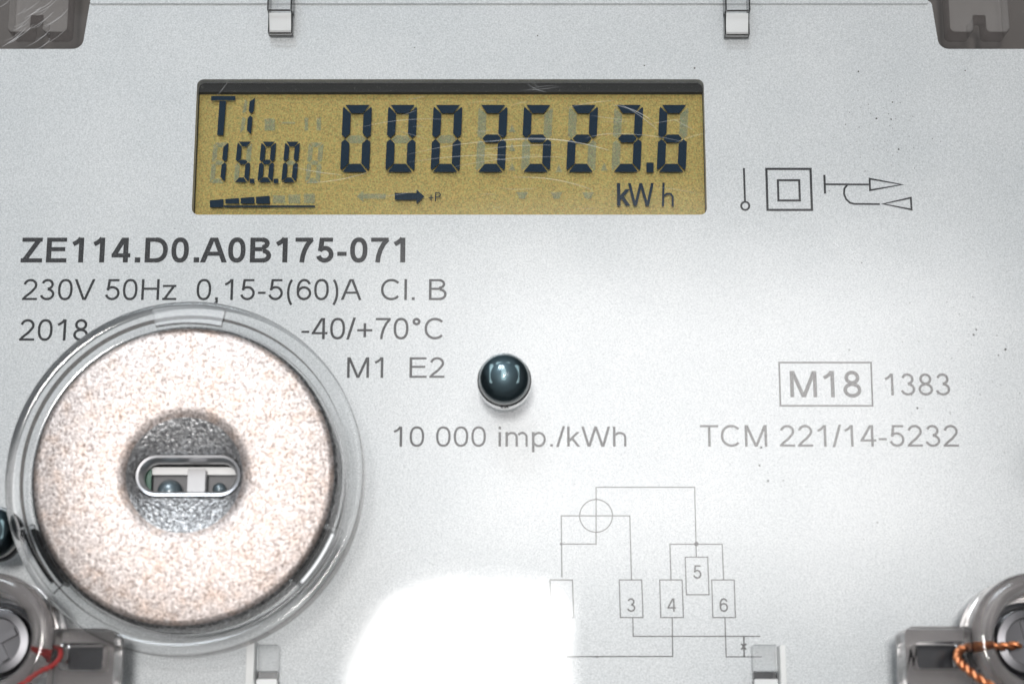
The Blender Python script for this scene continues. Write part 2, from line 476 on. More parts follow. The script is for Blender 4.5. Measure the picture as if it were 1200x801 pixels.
# dark housing behind the faceplate: a tray with walls
bm = bmesh.new()
prism(bm, [rrect(-62, -22, 62, 92, 4)], -16, -7.5)
for x0, y0, x1, y1 in ((-62, -22, -59, 92), (59, -22, 62, 92), (-59, 89, 59, 92), (-59, -22, 59, -19)):
    prism(bm, [rrect(x0, y0, x1, y1, 0.4, 2)], -7.4, 3.0)
link('housing', bm, 'dark', meter)

# faceplate with corner notches, the display opening and cut-outs for the seal turrets
def plate_outline():
    tl, tr = P(98, 1)[0], P(1095, 1)[0]
    top = P(600, 1)[1]; nb = P(600, 57.5)[1]
    L, Rt, B = -58.5, 58.5, -18.5
    nl, nr = P(97.5, 57)[0], P(1099.5, 57)[0]
    pts = []
    def corner(cx, cy, r, a0, a1):
        pts.extend(arc(cx, cy, r, r, a0, a1, 7))
    corner(Rt - 2, B + 2, 2, -90, 0)
    pts += [(Rt, nb)]
    corner(nr + 1.0, nb + 1.0, 1.0, 270, 180)
    corner(nr - 0.35 - 0.5, top - 0.5, 0.5, 0, 90)
    corner(nl + 0.35 + 0.5, top - 0.5, 0.5, 90, 180)
    corner(nl - 1.0, nb + 1.0, 1.0, 0, -90)
    pts += [(L, nb)]
    corner(L + 2, B + 2, 2, 180, 270)
    return pts
W0, W1 = P(224.5, 251.5), P(824.5, 93)
window = rrect(W0[0], W0[1], W1[0], W1[1], 0.62)
def cutout(px0, py0, px1, py1, r):
    a, b = P(px0, py1), P(px1, py0); return rrect(a[0], a[1], b[0], b[1], r)
bm = bmesh.new()
prism(bm, [plate_outline(), window], -1.0, 0.0)
plate = link('faceplate', bm, 'plate', meter, bevel=0.12, seg=2, angle=50)
# raised lip along the top edge
bm = bmesh.new()
a, b = P(106, 5.5), P(1087, 0.5)
prism(bm, [rrect(a[0], a[1], b[0], b[1], 0.15, 3)], 0.003, 0.22)
link('top_lip', bm, 'plate', plate, bevel=0.08)

# --- print on the faceplate
text_line(plate, 'ZE114.D0.A0B175-071', 25, 480, 278.5, 307.5, .185, label='bold printed type code in black capitals and digits')
text_line(plate, '230V 50Hz  0,15-5(60)A  Cl. B', 26, 523, 327, 351.5, .115, label='printed voltage, frequency and current rating line')
text_line(plate, '2018', 22.5, 103, 374, 399, .118, label='printed year beside the round port')
text_line(plate, '-40/+70°C', 353, 521, 372.5, 397.3, .115, label='printed temperature range')
text_line(plate, 'M1  E2', 405.5, 521, 418.5, 442.5, .115, label='printed environment class')
text_line(plate, '10 000 imp./kWh', 459, 735, 499.5, 523, .112, label='printed pulse rate under the black lamp')
text_line(plate, 'M18', 925, 1010, 434.5, 465.2, .135, 'hazed_grey_ink', label='boxed printed marking M18')
text_line(plate, '1383', 1035.5, 1114.5, 437.5, 463, .112, 'hazed_grey_ink', label='printed number beside the boxed marking')
text_line(plate, 'TCM 221/14-5232', 821.5, 1124, 497.8, 523, .112, 'hazed_grey_ink', label='printed approval number')

def ink_path(name, mat, items, wpx):
    """items: list of (points in photo pixels, closed); straight ink lines on the plate"""
    bm = bmesh.new()
    for k, (pts, c) in enumerate(items):
        stroke(bm, [P(*q) for q in pts], wpx * 0.0775, INK + 0.0012 * (k % 9), c)
    return link(name, bm, mat, plate)
def boxpx(x0, y0, x1, y1): return ([(x0, y0), (x1, y0), (x1 + .035 * (y1 - y0), y1), (x0 + .03 * (y1 - y0), y1)], True)
def circpx(cx, cy, r, n=36):
    return ([(cx + r * math.cos(2 * math.pi * i / n), cy + r * math.sin(2 * math.pi * i / n)) for i in range(n)], True)
ink_path('printed_frame', 'hazed_grey_ink', [boxpx(913, 424.6, 1020.7, 475.2)], 2.0)
ink_path('symbol', 'ink', [([(871.7, 197), (873, 236)], False), circpx(873.3, 241.3, 4.7)], 2.4)
ink_path('symbol', 'ink', [boxpx(898, 198, 949.8, 246)], 2.8)
ink_path('symbol', 'ink', [boxpx(911.5, 211.3, 936.5, 235)], 2.6)
ink_path('symbol', 'ink', [([(966, 205), (966.8, 227)], False)], 2.6)
ink_path('symbol', 'ink', [([(967, 216), (1018, 216.3)], False), ([(1019, 209.5), (1057, 216.4), (1019.6, 223)], True),
         ([(993, 216.6), (989.5, 221), (989, 227), (991.5, 233.5), (996, 237.6), (1001, 239), (1031, 239.2)], False),
         ([(1035, 239), (1067.3, 231.8), (1068.2, 245.6)], True)], 2.3)
LN = 1.15
dg = 'hazed_grey_ink'
ink_path('diagram_line', dg, [([(698.5, 637), (698.5, 570.5), (814, 570.5), (816, 652)], False), ([(657, 637), (699.3, 637)], False)], LN)
ink_path('diagram_line', dg, [([(658.5, 676), (657.7, 604), (738, 604), (740, 679)], False)], LN)
ink_path('diagram_ring', dg, [circpx(698.5, 604, 19.2, 48)], LN)
ink_path('diagram_line', dg, [([(786.3, 679), (785, 637.2), (846.3, 637.2), (848, 679)], False)], LN)
ink_path('diagram_line', dg, [([(741.5, 723), (742, 745), (891, 745)], False)], LN)
ink_path('diagram_line', dg, [([(787.7, 723), (788.3, 768.5), (650, 768.8)], False)], LN)
ink_path('diagram_line', dg, [([(849.5, 723), (851, 769), (893, 769)], False)], LN)
ink_path('diagram_line', dg, [([(871.6, 745), (872, 769)], False), ([(868.5, 753.5), (874.5, 760.5)], False), ([(874.5, 753.5), (868.5, 760.5)], False)], LN * 1.5)
for bx, by, n in ((644.5, 679, ''), (725.7, 679, '3'), (773, 679, '4'), (803, 652.3, '5'), (834, 679, '6')):
    ink_path('diagram_box', dg, [boxpx(bx, by, bx + 26.3, by + 44)], LN)
    if n:
        dy = 0 if n != '5' else -12
        text_line(plate, n, bx + 9.3, bx + 19.2, by + 21.5 + dy, by + 37.2 + dy, .12, dg, 'diagram_digit')
for cx, cy, r in ((816, 637, 2.6), (657.8, 637, 1.6), (700, 769, 1.3)):
    bm = bmesh.new(); q = P(cx, cy); sheet(bm, circle(q[0], q[1], r * .0775, 16), INK + .012)
    link('diagram_dot', bm, dg, plate)

# --- display: module frame, gold reflector, segments floating above it
ZB, ZS, ZG = -1.7, -1.2, -1.45        # reflector, lit segments, unlit segments
bm = bmesh.new()
prism(bm, [rrect(W0[0] - 1.5, W0[1] - 1.5, W1[0] + 1.5, W1[1] + 2.0, 0.4)], -3.2, ZB)
disp = link('display', bm, 'lcd', meter)
bm = bmesh.new()
yb = P(600, 111, ZB)[1]
prism(bm, [rrect(W0[0] - 1.2, yb, W1[0] + 1.2, W1[1] + 1.8, 0.1, 2)], ZB + .01, -1.02)
link('bezel', bm, 'bezel', disp)
# dark rim of the opening, painting in the shade of the gap
bm = bmesh.new()
ins = 0.0
prism(bm, [rrect(W0[0] - .5, W0[1] - .5, W1[0] + .5, W1[1] + .5, 0.8), rrect(W0[0] + .02, W0[1] + .02, W1[0] - .02, W1[1] - .02, 0.6)], -1.45, -1.05)
link('shade_rim', bm, 'bezel', disp)

SEGS = {'0': 'abcdef', '1': 'bc', '2': 'abged', '3': 'abgcd', '4': 'fgbc', '5': 'afgcd', '6': 'afgedc', '7': 'abc', '8': 'abcdefg', '9': 'abcdfg'}
def seg_polys(x0, y0, x1, y1, t, g):
    """seven segment outlines inside a box in photo pixels, y downward; t thickness, g gap"""
    ym = (y0 + y1) / 2; c = t * .42
    o = {}
    o['a'] = [(x0 + c * .5 + g, y0), (x1 - c * .5 - g, y0), (x1 - t - g, y0 + t), (x0 + t + g, y0 + t)]
    o['d'] = [(x0 + t + g, y1 - t), (x1 - t - g, y1 - t), (x1 - c * .5 - g, y1), (x0 + c * .5 + g, y1)]
    o['f'] = [(x0, y0 + c), (x0 + c * .3, y0 + c * .4 + g), (x0 + t, y0 + t + g), (x0 + t, ym - t * .55 - g), (x0 + t * .45, ym - g * 1.2), (x0, ym - t * .35 - g)]
    o['e'] = [(x0, ym + t * .35 + g), (x0 + t * .45, ym + g * 1.2), (x0 + t, ym + t * .55 + g), (x0 + t, y1 - t - g), (x0 + c * .3, y1 - c * .4 - g), (x0, y1 - c)]
    o['b'] = [(x0 + x1 - q[0], q[1]) for q in o['f']]
    o['c'] = [(x0 + x1 - q[0], q[1]) for q in o['e']]
    o['g'] = [(x0 + t * .55 + g, ym), (x0 + t + g, ym - t * .48), (x1 - t - g, ym - t * .48), (x1 - t * .55 - g, ym), (x1 - t - g, ym + t * .48), (x0 + t + g, ym + t * .48)]
    return o
def poly_px(bm, pts, d, shear=0.0, ybase=0.0):
    sheet(bm, [P(x - (y - ybase) * shear, y, d) for x, y in pts], d)
def digit(ch, x0, y0, x1, y1, t, g, shear, ghosts=True):
    pol = seg_polys(x0, y0, x1, y1, t, g); on = SEGS.get(ch, '')
    if on:
        bm = bmesh.new()
        for s in on: poly_px(bm, pol[s], ZS, shear, y0)
        link('digit', bm, 'seg', disp)
    off = [s for s in 'abcdefg' if s not in on]
    if off and ghosts:
        bm = bmesh.new()
        for s in off: poly_px(bm, [(x, y + 1) for x, y in pol[s]], ZG, shear, y0)
        link('unlit_segment', bm, 'ghost', disp)
for i, ch in enumerate('00035236'):
    x = 402.0 + 53.0 * i
    digit(ch, x, 123, x + 34, 201.5, 9.6, 0.7, 0.045)
for i, ch in enumerate('1580 '):
    x = 250.5 + 27.9 * i
    digit(ch, x, 166, x + 17.5, 213.5, 5.6, 0.45, 0.10)
def lcd_shape(name, polys, mat='seg', d=ZS):
    bm = bmesh.new()
    for q in polys: poly_px(bm, q, d)
    return link(name, bm, mat, disp)
def R4(x0, y0, x1, y1): return [(x0, y0), (x1, y0), (x1, y1), (x0, y1)]
lcd_shape('decimal_point', [R4(757.5, 190.5, 766, 202)])
lcd_shape('decimal_point', [R4(292.6, 209.3, 298, 214.6)])
lcd_shape('decimal_point', [R4(320.6, 209.3, 326, 214.6)])
lcd_shape('tariff_letter', [[(247.5, 112.5), (276, 112.5), (275.6, 117.6), (247.2, 117.6)], [(257.2, 118.4), (265, 118.4), (261.6, 158.5), (254.4, 158.5)]])
lcd_shape('tariff_digit', [[(299, 114.5), (297, 131), (293.8, 133), (291.4, 130), (292.6, 119)], [(293.2, 135.5), (296, 137.6), (294, 157), (289.2, 152.5), (290.3, 138.4)]])
lcd_shape('unlit_segment', [[(287, 116), (290, 119), (288.5, 131), (284, 133)], [(284, 137), (288, 139), (286, 152), (281, 156)], R4(310, 139, 322, 153), R4(357, 138, 361, 153), R4(371, 138, 376, 153), R4(330, 143, 346, 145)], 'ghost', ZG)
for j, (xa, xb) in enumerate(((246, 261.8), (264, 280), (282, 298), (300, 316))):
    lcd_shape('level_bar', [[(xa, 234.6 - j * 1.35), (xb, 233.4 - j * 1.35), (xb, 238.4 if j else 242.9), (xa, 238.4 if j else 242.9)]])
lcd_shape('level_line', [R4(262.6, 240.6, 369, 242.9)])
lcd_shape('unlit_segment', [R4(320, 229, 334, 238), R4(338, 228, 352, 238), R4(356, 227, 369, 238)], 'ghost', ZG)
lcd_shape('arrow', [[(462.5, 226), (488, 226), (488, 222), (497.5, 230.2), (488, 238.6), (488, 234), (462.5, 234)]])
lcd_shape('unlit_segment', [[(418, 230), (426, 223), (426, 227), (452, 227), (452, 233), (426, 233), (426, 237)]], 'ghost', ZG)
for cx in (612, 652, 689):
    lcd_shape('unlit_segment', [[(cx - 7, 225), (cx + 7, 225), (cx + 3, 233), (cx - 3, 233)]], 'ghost', ZG)
for cx, cy in ((600, 150), (600, 172), (655, 197), (600, 195), (708, 195)):
    lcd_shape('unlit_segment', [[(cx - 4, cy + 5), (cx, cy - 5), (cx + 4, cy + 5)]], 'ghost', ZG)
def lcd_text(text, xl, xr, top, base, w, name):
    a, b, t = P(xl, base, ZS), P(xr, base, ZS), P(xl, top, ZS)
    bm = bmesh.new(); lay_text(bm, text, a[0], a[1], b[0], t[1] - a[1], w, ZS); link(name, bm, 'seg', disp)
lcd_text('+P', 502, 516.5, 225.5, 235.8, .12, 'unit_mark')
lcd_text('k', 722.3, 737.5, 214.5, 241, .15, 'unit_letter')
lcd_text('W', 737.5, 765.5, 214.5, 241, .135, 'unit_letter')
bm = bmesh.new()
stroke(bm, [P(777.6, 214, ZS), P(776.9, 241.5, ZS)], .2, ZS); stroke(bm, [P(777.8, 229.5, ZS), P(781.5, 227, ZS), P(786, 227.2, ZS), P(788.3, 230.5, ZS), P(788.4, 241.5, ZS)], .19, ZS + .002)
link('unit_letter', bm, 'seg', disp)

# --- pulse lamps standing on the faceplate
LB = COVER - 1.0
def indicator(px, py): return P(px, py, LB + 1.5)
LAMPS = [(591, 444), (-8, 624), (1252, 520)]
c0 = indicator(*LAMPS[0])
bm = bmesh.new(); lathe(bm, [(2.34, LB - .15), (2.34, LB + 1.0), (2.26, LB + 1.15), (1.6, LB + 1.15), (1.6, LB - .15)], *c0, n=64)
led = link('pulse_lamp', bm, 'black', meter, smooth=True)
bm = bmesh.new(); lathe(bm, [(1.9, LB + 1.16), (2.2, LB + 1.16), (2.22, LB + 1.25), (2.2, LB + 1.4), (2.1, LB + 1.5), (1.9, LB + 1.5)], *c0, n=64)
ring = link('collar', bm, 'white', led, smooth=True)
bm = bmesh.new()
prof = [(2.2, LB + 1.55)] + [(2.2 * math.cos(R(a)), LB + 1.75 + 2.2 * math.sin(R(a))) for a in range(0, 90, 9)] + [(0, LB + 3.95)]
lathe(bm, prof, *c0, n=64, closed=False)
dome = link('lens_dome', bm, 'lensglass', led, smooth=True)
bm = bmesh.new()
prof = [(2.1, LB + 1.52)] + [(2.1 * math.cos(R(a)), LB + 1.6 + 1.8 * math.sin(R(a))) for a in range(0, 90, 9)] + [(0, LB + 3.4)]
lathe(bm, prof, *c0, n=48, closed=False)
core = link('lens_core', bm, 'lens', led, smooth=True)
streaks = []
for ox, oy, hw, hh in ((-1.1, .15, .16, .85), (1.08, .1, .2, .8), (-.1, 1.0, .6, .14), (-.05, .0, .2, .55)):  # pale pieces stand in for streaky reflections in the dome
    bm = bmesh.new()
    dz = LB + 1.6 + 1.8 * math.sqrt(max(0, 1 - (math.hypot(abs(ox) + hw, abs(oy)) / 2.0) ** 2))
    prism(bm, [rrect(c0[0] + ox - hw, c0[1] + oy - hh, c0[0] + ox + hw, c0[1] + oy + hh, min(hw, hh) * .9, 4)], dz - .5, dz + .08)
    streaks.append(link('reflection_streak', bm, 'streak_tone', led, bevel=.05))
for px, py in LAMPS[1:]:
    c = indicator(px, py); dx, dz = (c[0] - c0[0]) * S, (c[1] - c0[1]) * S
    l2 = led.copy(); COL.objects.link(l2); l2.parent = meter; l2.location = (dx, 0, dz)
    for ch in [ring, dome, core] + streaks:
        k = ch.copy(); COL.objects.link(k); k.parent = l2

# ================================================================== THE CLEAR COVER
cover = thing('clear_cover', 'scratched clear plastic cover over the whole meter front with hook clips', 'meter cover', (0, 36, 6))
bm = bmesh.new()
port_c = P(216, 556, 8.5)
prism(bm, [rrect(-60, -20, 60, 90, 3), circle(port_c[0], port_c[1], 13.2, 72)] + [circle(*indicator(*q), 2.36, 40) for q in LAMPS[:1]], COVER - 1.2, COVER)
link('cover_sheet', bm, 'pane', cover)

# hook clips of the cover gripping the plate edge
def clip_frame(x0, y0, x1, y1, d0, d1, parent):
    for xa, xb in ((x0 - .07, x0 + .06), (x1 - .06, x1 + .07)):
        bm = bmesh.new(); prism(bm, [rrect(xa, y0, xb, y1, .03, 2)], d0, d1); link('clip_edge', bm, 'clipedge', parent)
    bm = bmesh.new(); prism(bm, [rrect(x0 + .08, y0 - .02, x1 - .08, y0 + .05, .03, 2)], d1 - .25, d1); link('clip_edge', bm, 'edge', parent)
def clip_top(px, py_mid, py_end, wpx):
    x0, x1 = P(px, 20, 1.5)[0], P(px + wpx, 20, 1.5)[0]
    ym, ye, yt = P(px, py_mid, 1.5)[1], P(px, py_end, .8)[1], 78
    bm = bmesh.new(); prism(bm, [rrect(x0, ym, x1, yt, .1, 2)], 0.35, 2.3)
    two_tone(bm); c = link('hook_clip', bm, ('tabface', 'shell'), cover)
    bm = bmesh.new()
    q = [(ym - .03, 0.35), (ym - .03, 1.75), (ye + .3, 1.15), (ye, .8), (ye, 0.35)]
    lo = [bm.verts.new((x0 + .06, y, d)) for y, d in q]; hi = [bm.verts.new((x1 - .06, y, d)) for y, d in q]
    bm.faces.new(lo); bm.faces.new(hi)
    for i in range(len(q)): bm.faces.new((lo[i], lo[(i + 1) % 5], hi[(i + 1) % 5], hi[i]))
    bmesh.ops.recalc_face_normals(bm, faces=bm.faces[:]); two_tone(bm)
    link('hook_nose', bm, ('glare_veil', 'edge'), c)
    clip_frame(x0, ye, x1, ym + .4, .36, 1.3, c); clip_frame(x0, ym, x1, yt, .37, 2.32, c)
clip_top(315, 16, 41, 27)
clip_top(850, 16.5, 43, 27.5)
def clip_bottom(px, wpx, side):
    x0, x1 = P(px, 775, 1.5)[0], P(px + wpx, 775, 1.5)[0]
    yt = P(px, 755, 1.5)[1]; ym = P(px, 786, 1.5)[1]; yl = P(px, 795, 1.5)[1]
    bm = bmesh.new(); prism(bm, [rrect(x0, ym, x1, yt, .1, 2)], 0.35, 2.0)
    two_tone(bm); c = link('hook_clip', bm, ('tabface', 'shell'), cover)
    bm = bmesh.new(); prism(bm, [rrect(x0 + .05, yl, x1 - .05, ym - .03, .05, 2)], 0.3, 1.2)
    link('clip_slot', bm, 'black', c)
    bm = bmesh.new(); prism(bm, [rrect(x0, yl - 6, x1, yl - .03, .1, 2)], 0.35, 2.0)
    two_tone(bm); link('clip_root', bm, ('glare_veil', 'edge'), c)
    bm = bmesh.new()
    xa, xb = (x0 - .75, x0 - .06) if side < 0 else (x1 + .06, x1 + .55)
    prism(bm, [rrect(xa, yl - 6, xb, yt + (.25 if side < 0 else -.15), .12, 2)], 0.35, 3.4)
    link('clip_rib', bm, 'white', c, bevel=0.12)
clip_bottom(302, 24, -1)
clip_bottom(882.5, 27.5, 1)

# clear guides inside the two upper notches
def guide(px, wpx, notch):
    x0, x1 = P(px, 20, -3)[0], P(px + wpx, 20, -3)[0]
    yb, yt, yn = P(px, 44, -3)[1], 80, P(px, 25, -3)[1]
    n0, n1 = P(px + notch[0], 20, -3)[0], P(px + notch[1], 20, -3)[0]
    out = [(x0, yt), (x0, yb + .3), (x0 + .3, yb), (n0 - .25, yb), (n0, yb + .25), (n0, yn), (n1, yn), (n1, yb + .25), (n1 + .25, yb), (x1 - .3, yb), (x1, yb + .3), (x1, yt)]
    bm = bmesh.new(); prism(bm, [out], -4.2, -1.6)
    two_tone(bm); link('guide_fork', bm, ('forkface', 'smokeedge'), cover, bevel=0.15)
guide(14, 70, (27, 41))
guide(1108, 70, (28, 42))

# scratches and specks on the cover
def arc3(x0, y0, x1, y1, sag, n=14):
    out = []
    for i in range(n + 1):
        t = i / n; x = x0 + (x1 - x0) * t; y = y0 + (y1 - y0) * t
        L = math.hypot(x1 - x0, y1 - y0); nx, ny = -(y1 - y0) / L, (x1 - x0) / L
        k = 4 * t * (1 - t) * sag
        out.append((x + nx * k, y + ny * k))
    return out
bm = bmesh.new(); k = 0
def scr(x0, y0, x1, y1, sag, wpx):
    global k
    pts = [P(x, y, COVER) for x, y in arc3(x0, y0, x1, y1, sag)]
    n = len(pts); d = COVER + .004 + .0004 * (k % 40); k += 1
    L = []
    for i, q in enumerate(pts):
        a = pts[min(i + 1, n - 1)]; b = pts[max(i - 1, 0)]
        tx, ty = a[0] - b[0], a[1] - b[1]; l = math.hypot(tx, ty)
        hw = wpx * .0775 * .5 * (0.15 + .85 * math.sin(math.pi * (i + .4) / (n + .8)))
        L.append((bm.verts.new((q[0] - ty / l * hw, q[1] + tx / l * hw, d)), bm.verts.new((q[0] + ty / l * hw, q[1] - tx / l * hw, d))))
    for a, b in zip(L, L[1:]): bm.faces.new((a[0], b[0], b[1], a[1]))
scr(575, 166, 713, 176, -8, 1.3); scr(474, 182, 640, 164, -6, .6); scr(480, 190, 600, 182, -3, .6); scr(560, 176, 650, 170, -2, .6)
scr(718, 123, 762, 140, -3, 1.2); scr(725, 121, 770, 152, -2, .7); scr(600, 208, 693, 222, -5, .8); scr(358, 214, 430, 202, 3, .7)
scr(617, 97, 640, 108, 2, .5); scr(620, 92, 632, 104, 0, .4); scr(255, 112, 268, 95, 0, .5); scr(790, 140, 812, 152, 0, .6)
scr(530, 196, 660, 184, -4, .5); scr(420, 150, 520, 140, -4, .5); scr(660, 128, 720, 118, -2, .5); scr(700, 158, 800, 166, -4, .5)
for i in range(24):
    x = random.uniform(420, 810); y = random.uniform(100, 245); a = random.gauss(-.08, .18); L = random.uniform(14, 60)
    scr(x, y, x + L, y + L * a, random.uniform(-2, 2), random.uniform(.25, .5))
for i in range(22):
    x = random.uniform(-5, 52); y = random.uniform(8, 60); L = random.uniform(12, 40)
    scr(x, y, x + L * .8, y - L * .55, random.uniform(1, 3), random.uniform(.3, .8))
scr(2, 55, 30, 33, 2, 1.2)
for x0, y0, x1, y1 in ((975, 272, 1005, 300), (968, 275, 992, 296), (1062, 372, 1078, 388), (440, 650, 490, 640), (470, 672, 510, 664), (345, 196, 400, 205)):
    scr(x0, y0, x1, y1, 1, .7)
o = link('scratch_marks', bm, 'scratch', cover); o['kind'] = 'stuff'
bm = bmesh.new()
def speck(x, y, r):
    q = P(x, y, COVER); n = 7
    sheet(bm, [(q[0] + r * .0775 * random.uniform(.6, 1.2) * math.cos(2 * math.pi * i / n), q[1] + r * .0775 * random.uniform(.6, 1.2) * math.sin(2 * math.pi * i / n)) for i in range(n)], COVER + .03)
for x, y, r in ((814, 80, 1.3), (1006, 84, 1.1), (1131, 83, 1.0), (1046, 120, 1.0), (1027, 139, 1.4), (1044, 140, 1.2), (1053, 175, 1.2), (991, 146, .9), (1144, 386, 1.4), (1141, 392, 1.3),
                (1178, 409, 1.6), (1170, 416, .9), (995, 410, .9), (1075, 478, 1.2), (892, 524, 1.2), (1010, 308, .9), (1066, 355, .8), (486, 56, .9), (630, 42, .9), (755, 77, 1.0), (1028, 612, .9), (890, 545, 1.2), (900, 563, 1.2), (918, 563, .9)):
    speck(x, y, r)
for i in range(90):
    speck(random.gauss(1040, 34), random.gauss(150, 32), random.uniform(.25, .7))
for i in range(130):
    speck(random.uniform(0, 1200), random.uniform(20, 800), random.uniform(.2, .55))
for i in range(40):
    speck(random.gauss(1120, 45), random.gauss(420, 40), random.uniform(.25, .7))
o = link('dust_specks', bm, 'speck', cover); o['kind'] = 'stuff'

# ================================================================== THE OPTICAL PORT
PX, PY = port_c
port = thing('optical_port', 'round grainy steel disc with central slot held in a clear plastic collar', 'optical port', (PX, PY, COVER))
TOP = 9.0
bm = bmesh.new()
prof = [(15.15, COVER + .02), (15.15, COVER + 2.3)]
prof += [(14.8 + .35 * math.cos(R(a)), COVER + 2.5 + .4 * math.sin(R(a))) for a in range(0, 91, 15)]
prof += [(14.4, COVER + 2.86), (14.0, COVER + 2.72), (13.9, COVER + 2.6), (13.86, COVER + 1.5), (13.7, COVER + 1.36), (13.3, COVER + 1.3), (13.25, COVER + .3)]
lathe(bm, prof, PX, PY, n=144, closed=False)
for f in bm.faces:
    q = f.calc_center_median(); rr = math.hypot(q.x - PX, q.y - PY)
    f.material_index = 1 if rr > 15.1 or 13.84 < rr < 13.895 else 0
link('collar', bm, ('shell', 'edge'), port, smooth=True)
# steel disc: flat face, rolled edge, funnel down to the slot
NS = 120
def ring_pts(r): return [(PX + r * math.cos(2 * math.pi * i / NS), PY + r * math.sin(2 * math.pi * i / NS)) for i in range(NS)]
SLX, SLY, SLO = 4.55, 1.85, (0.1, 0.15)
def stadium(hx, hy):
    out = []
    for i in range(NS):
        a = 2 * math.pi * i / NS; c, s = math.cos(a), math.sin(a)
        # ray from the centre to the stadium outline
        lo, hi = 0.0, 10.0
        for _ in range(40):
            m = (lo + hi) / 2; x, y = abs(m * c), abs(m * s)
            inside = (y <= hy and x <= hx - hy) or math.hypot(max(0, x - (hx - hy)), y) <= hy
            lo, hi = (m, hi) if inside else (lo, m)
        out.append((PX + SLO[0] + lo * c, PY + SLO[1] + lo * s))
    return out
bm = bmesh.new()
levels = [(ring_pts(13.0), COVER - 1.0), (ring_pts(13.0), TOP - .9), (ring_pts(12.9), TOP - .6), (ring_pts(12.7), TOP - .35), (ring_pts(12.5), TOP - .15), (ring_pts(12.2), TOP),
          (ring_pts(6.0), TOP), (ring_pts(5.65), TOP - .05), (ring_pts(5.3), TOP - .2), (ring_pts(4.95), TOP - .45), (stadium(SLX + .12, SLY + .12), TOP - 1.75), (stadium(SLX, SLY), TOP - 1.95), (stadium(SLX, SLY), TOP - 3.4)]
vs = [[bm.verts.new((x, y, d)) for x, y in l] for l, d in levels]
for a, b in zip(vs, vs[1:]):
    for i in range(NS): bm.faces.new((a[i], a[(i + 1) % NS], b[(i + 1) % NS], b[i]))
for f in bm.faces:
    q = f.calc_center_median(); f.material_index = 1 if not 5.05 < math.hypot(q.x - PX, q.y - PY) < 12.6 else 0
disc = link('steel_disc', bm, ('steel', 'funnel'), port, smooth=True)
# polished clear lining of the slot
bm = bmesh.new()
lv = [(stadium(SLX - .02, SLY - .02), TOP - 3.3), (stadium(SLX - .02, SLY - .02), TOP - 1.95), (stadium(SLX - .10, SLY - .10), TOP - 1.72), (stadium(SLX - .30, SLY - .30), TOP - 1.78), (stadium(SLX - .55, SLY - .55), TOP - 2.3), (stadium(SLX - .6, SLY - .6), TOP - 3.3)]
vs = [[bm.verts.new((x, y, d)) for x, y in l] for l, d in lv]
for a, b in zip(vs, vs[1:] + vs[:1]):
    for i in range(NS): bm.faces.new((a[i], a[(i + 1) % NS], b[(i + 1) % NS], b[i]))
link('slot_lining', bm, 'lining', disc, smooth=True)
# what shows through the slot
def inner(name, x0, y0, x1, y1, d0, d1, mat, bev=0.08):
    a, b = P(x0, y1, d1), P(x1, y0, d1)
    bm = bmesh.new(); prism(bm, [rrect(a[0], a[1], b[0], b[1], .1, 2)], d0, d1)
    return link(name, bm, mat, port, bevel=bev)
inner('sensor_back', 140, 520, 300, 600, 3.2, 4.0, 'shade')
inner('light_bar', 160, 547, 285, 556, 4.05, 4.9, 'white')
inner('circuit_board', 166, 549, 178, 580, 4.95, 5.2, 'green')
inner('sensor_block', 219, 549, 241, 576, 4.95, 6.0, 'pale', .2)
bm = bmesh.new(); q = P(199, 576, 5.0)
lathe(bm, [(1.1, 4.0)] + [(1.1 * math.cos(R(a)), 4.9 + 1.0 * math.sin(R(a))) for a in range(0, 90, 10)] + [(0, 5.9)], *q, n=32, closed=False)
link('sensor_lens', bm, 'lens', port, smooth=True)
bm = bmesh.new(); q = P(257, 573, 5.0)
lathe(bm, [(.6, 4.0)] + [(.6 * math.cos(R(a)), 4.9 + .6 * math.sin(R(a))) for a in range(0, 90, 10)] + [(0, 5.5)], *q, n=32, closed=False)
link('emitter_lens', bm, 'lens', port, smooth=True)
# three clear latches that hold the disc
def sector(r0, r1, a0, a1, n=16):
    return [(PX + r1 * math.cos(R(a0 + (a1 - a0) * i / n)), PY + r1 * math.sin(R(a0 + (a1 - a0) * i / n))) for i in range(n + 1)] + \
           [(PX + r0 * math.cos(R(a1 - (a1 - a0) * i / n)), PY + r0 * math.sin(R(a1 - (a1 - a0) * i / n))) for i in range(n + 1)]
for a in (90, 212, 328):
    bm = bmesh.new(); prism(bm, [sector(13.0, 14.45, a - 12.5, a + 12.5)], TOP + .03, TOP + .7)
    two_tone(bm); lt = link('latch', bm, ('tabface', 'edge') if a == 90 else ('shell', 'darkshell'), port, bevel=0.25, seg=3)
    if a == 90: continue
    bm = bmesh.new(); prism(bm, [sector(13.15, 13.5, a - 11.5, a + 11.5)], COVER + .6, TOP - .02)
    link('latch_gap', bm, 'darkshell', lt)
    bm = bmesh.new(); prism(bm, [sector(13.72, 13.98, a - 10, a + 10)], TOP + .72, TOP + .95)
    link('latch_rib', bm, 'glare_veil' if a > 270 else 'darkshell', lt, bevel=.08)

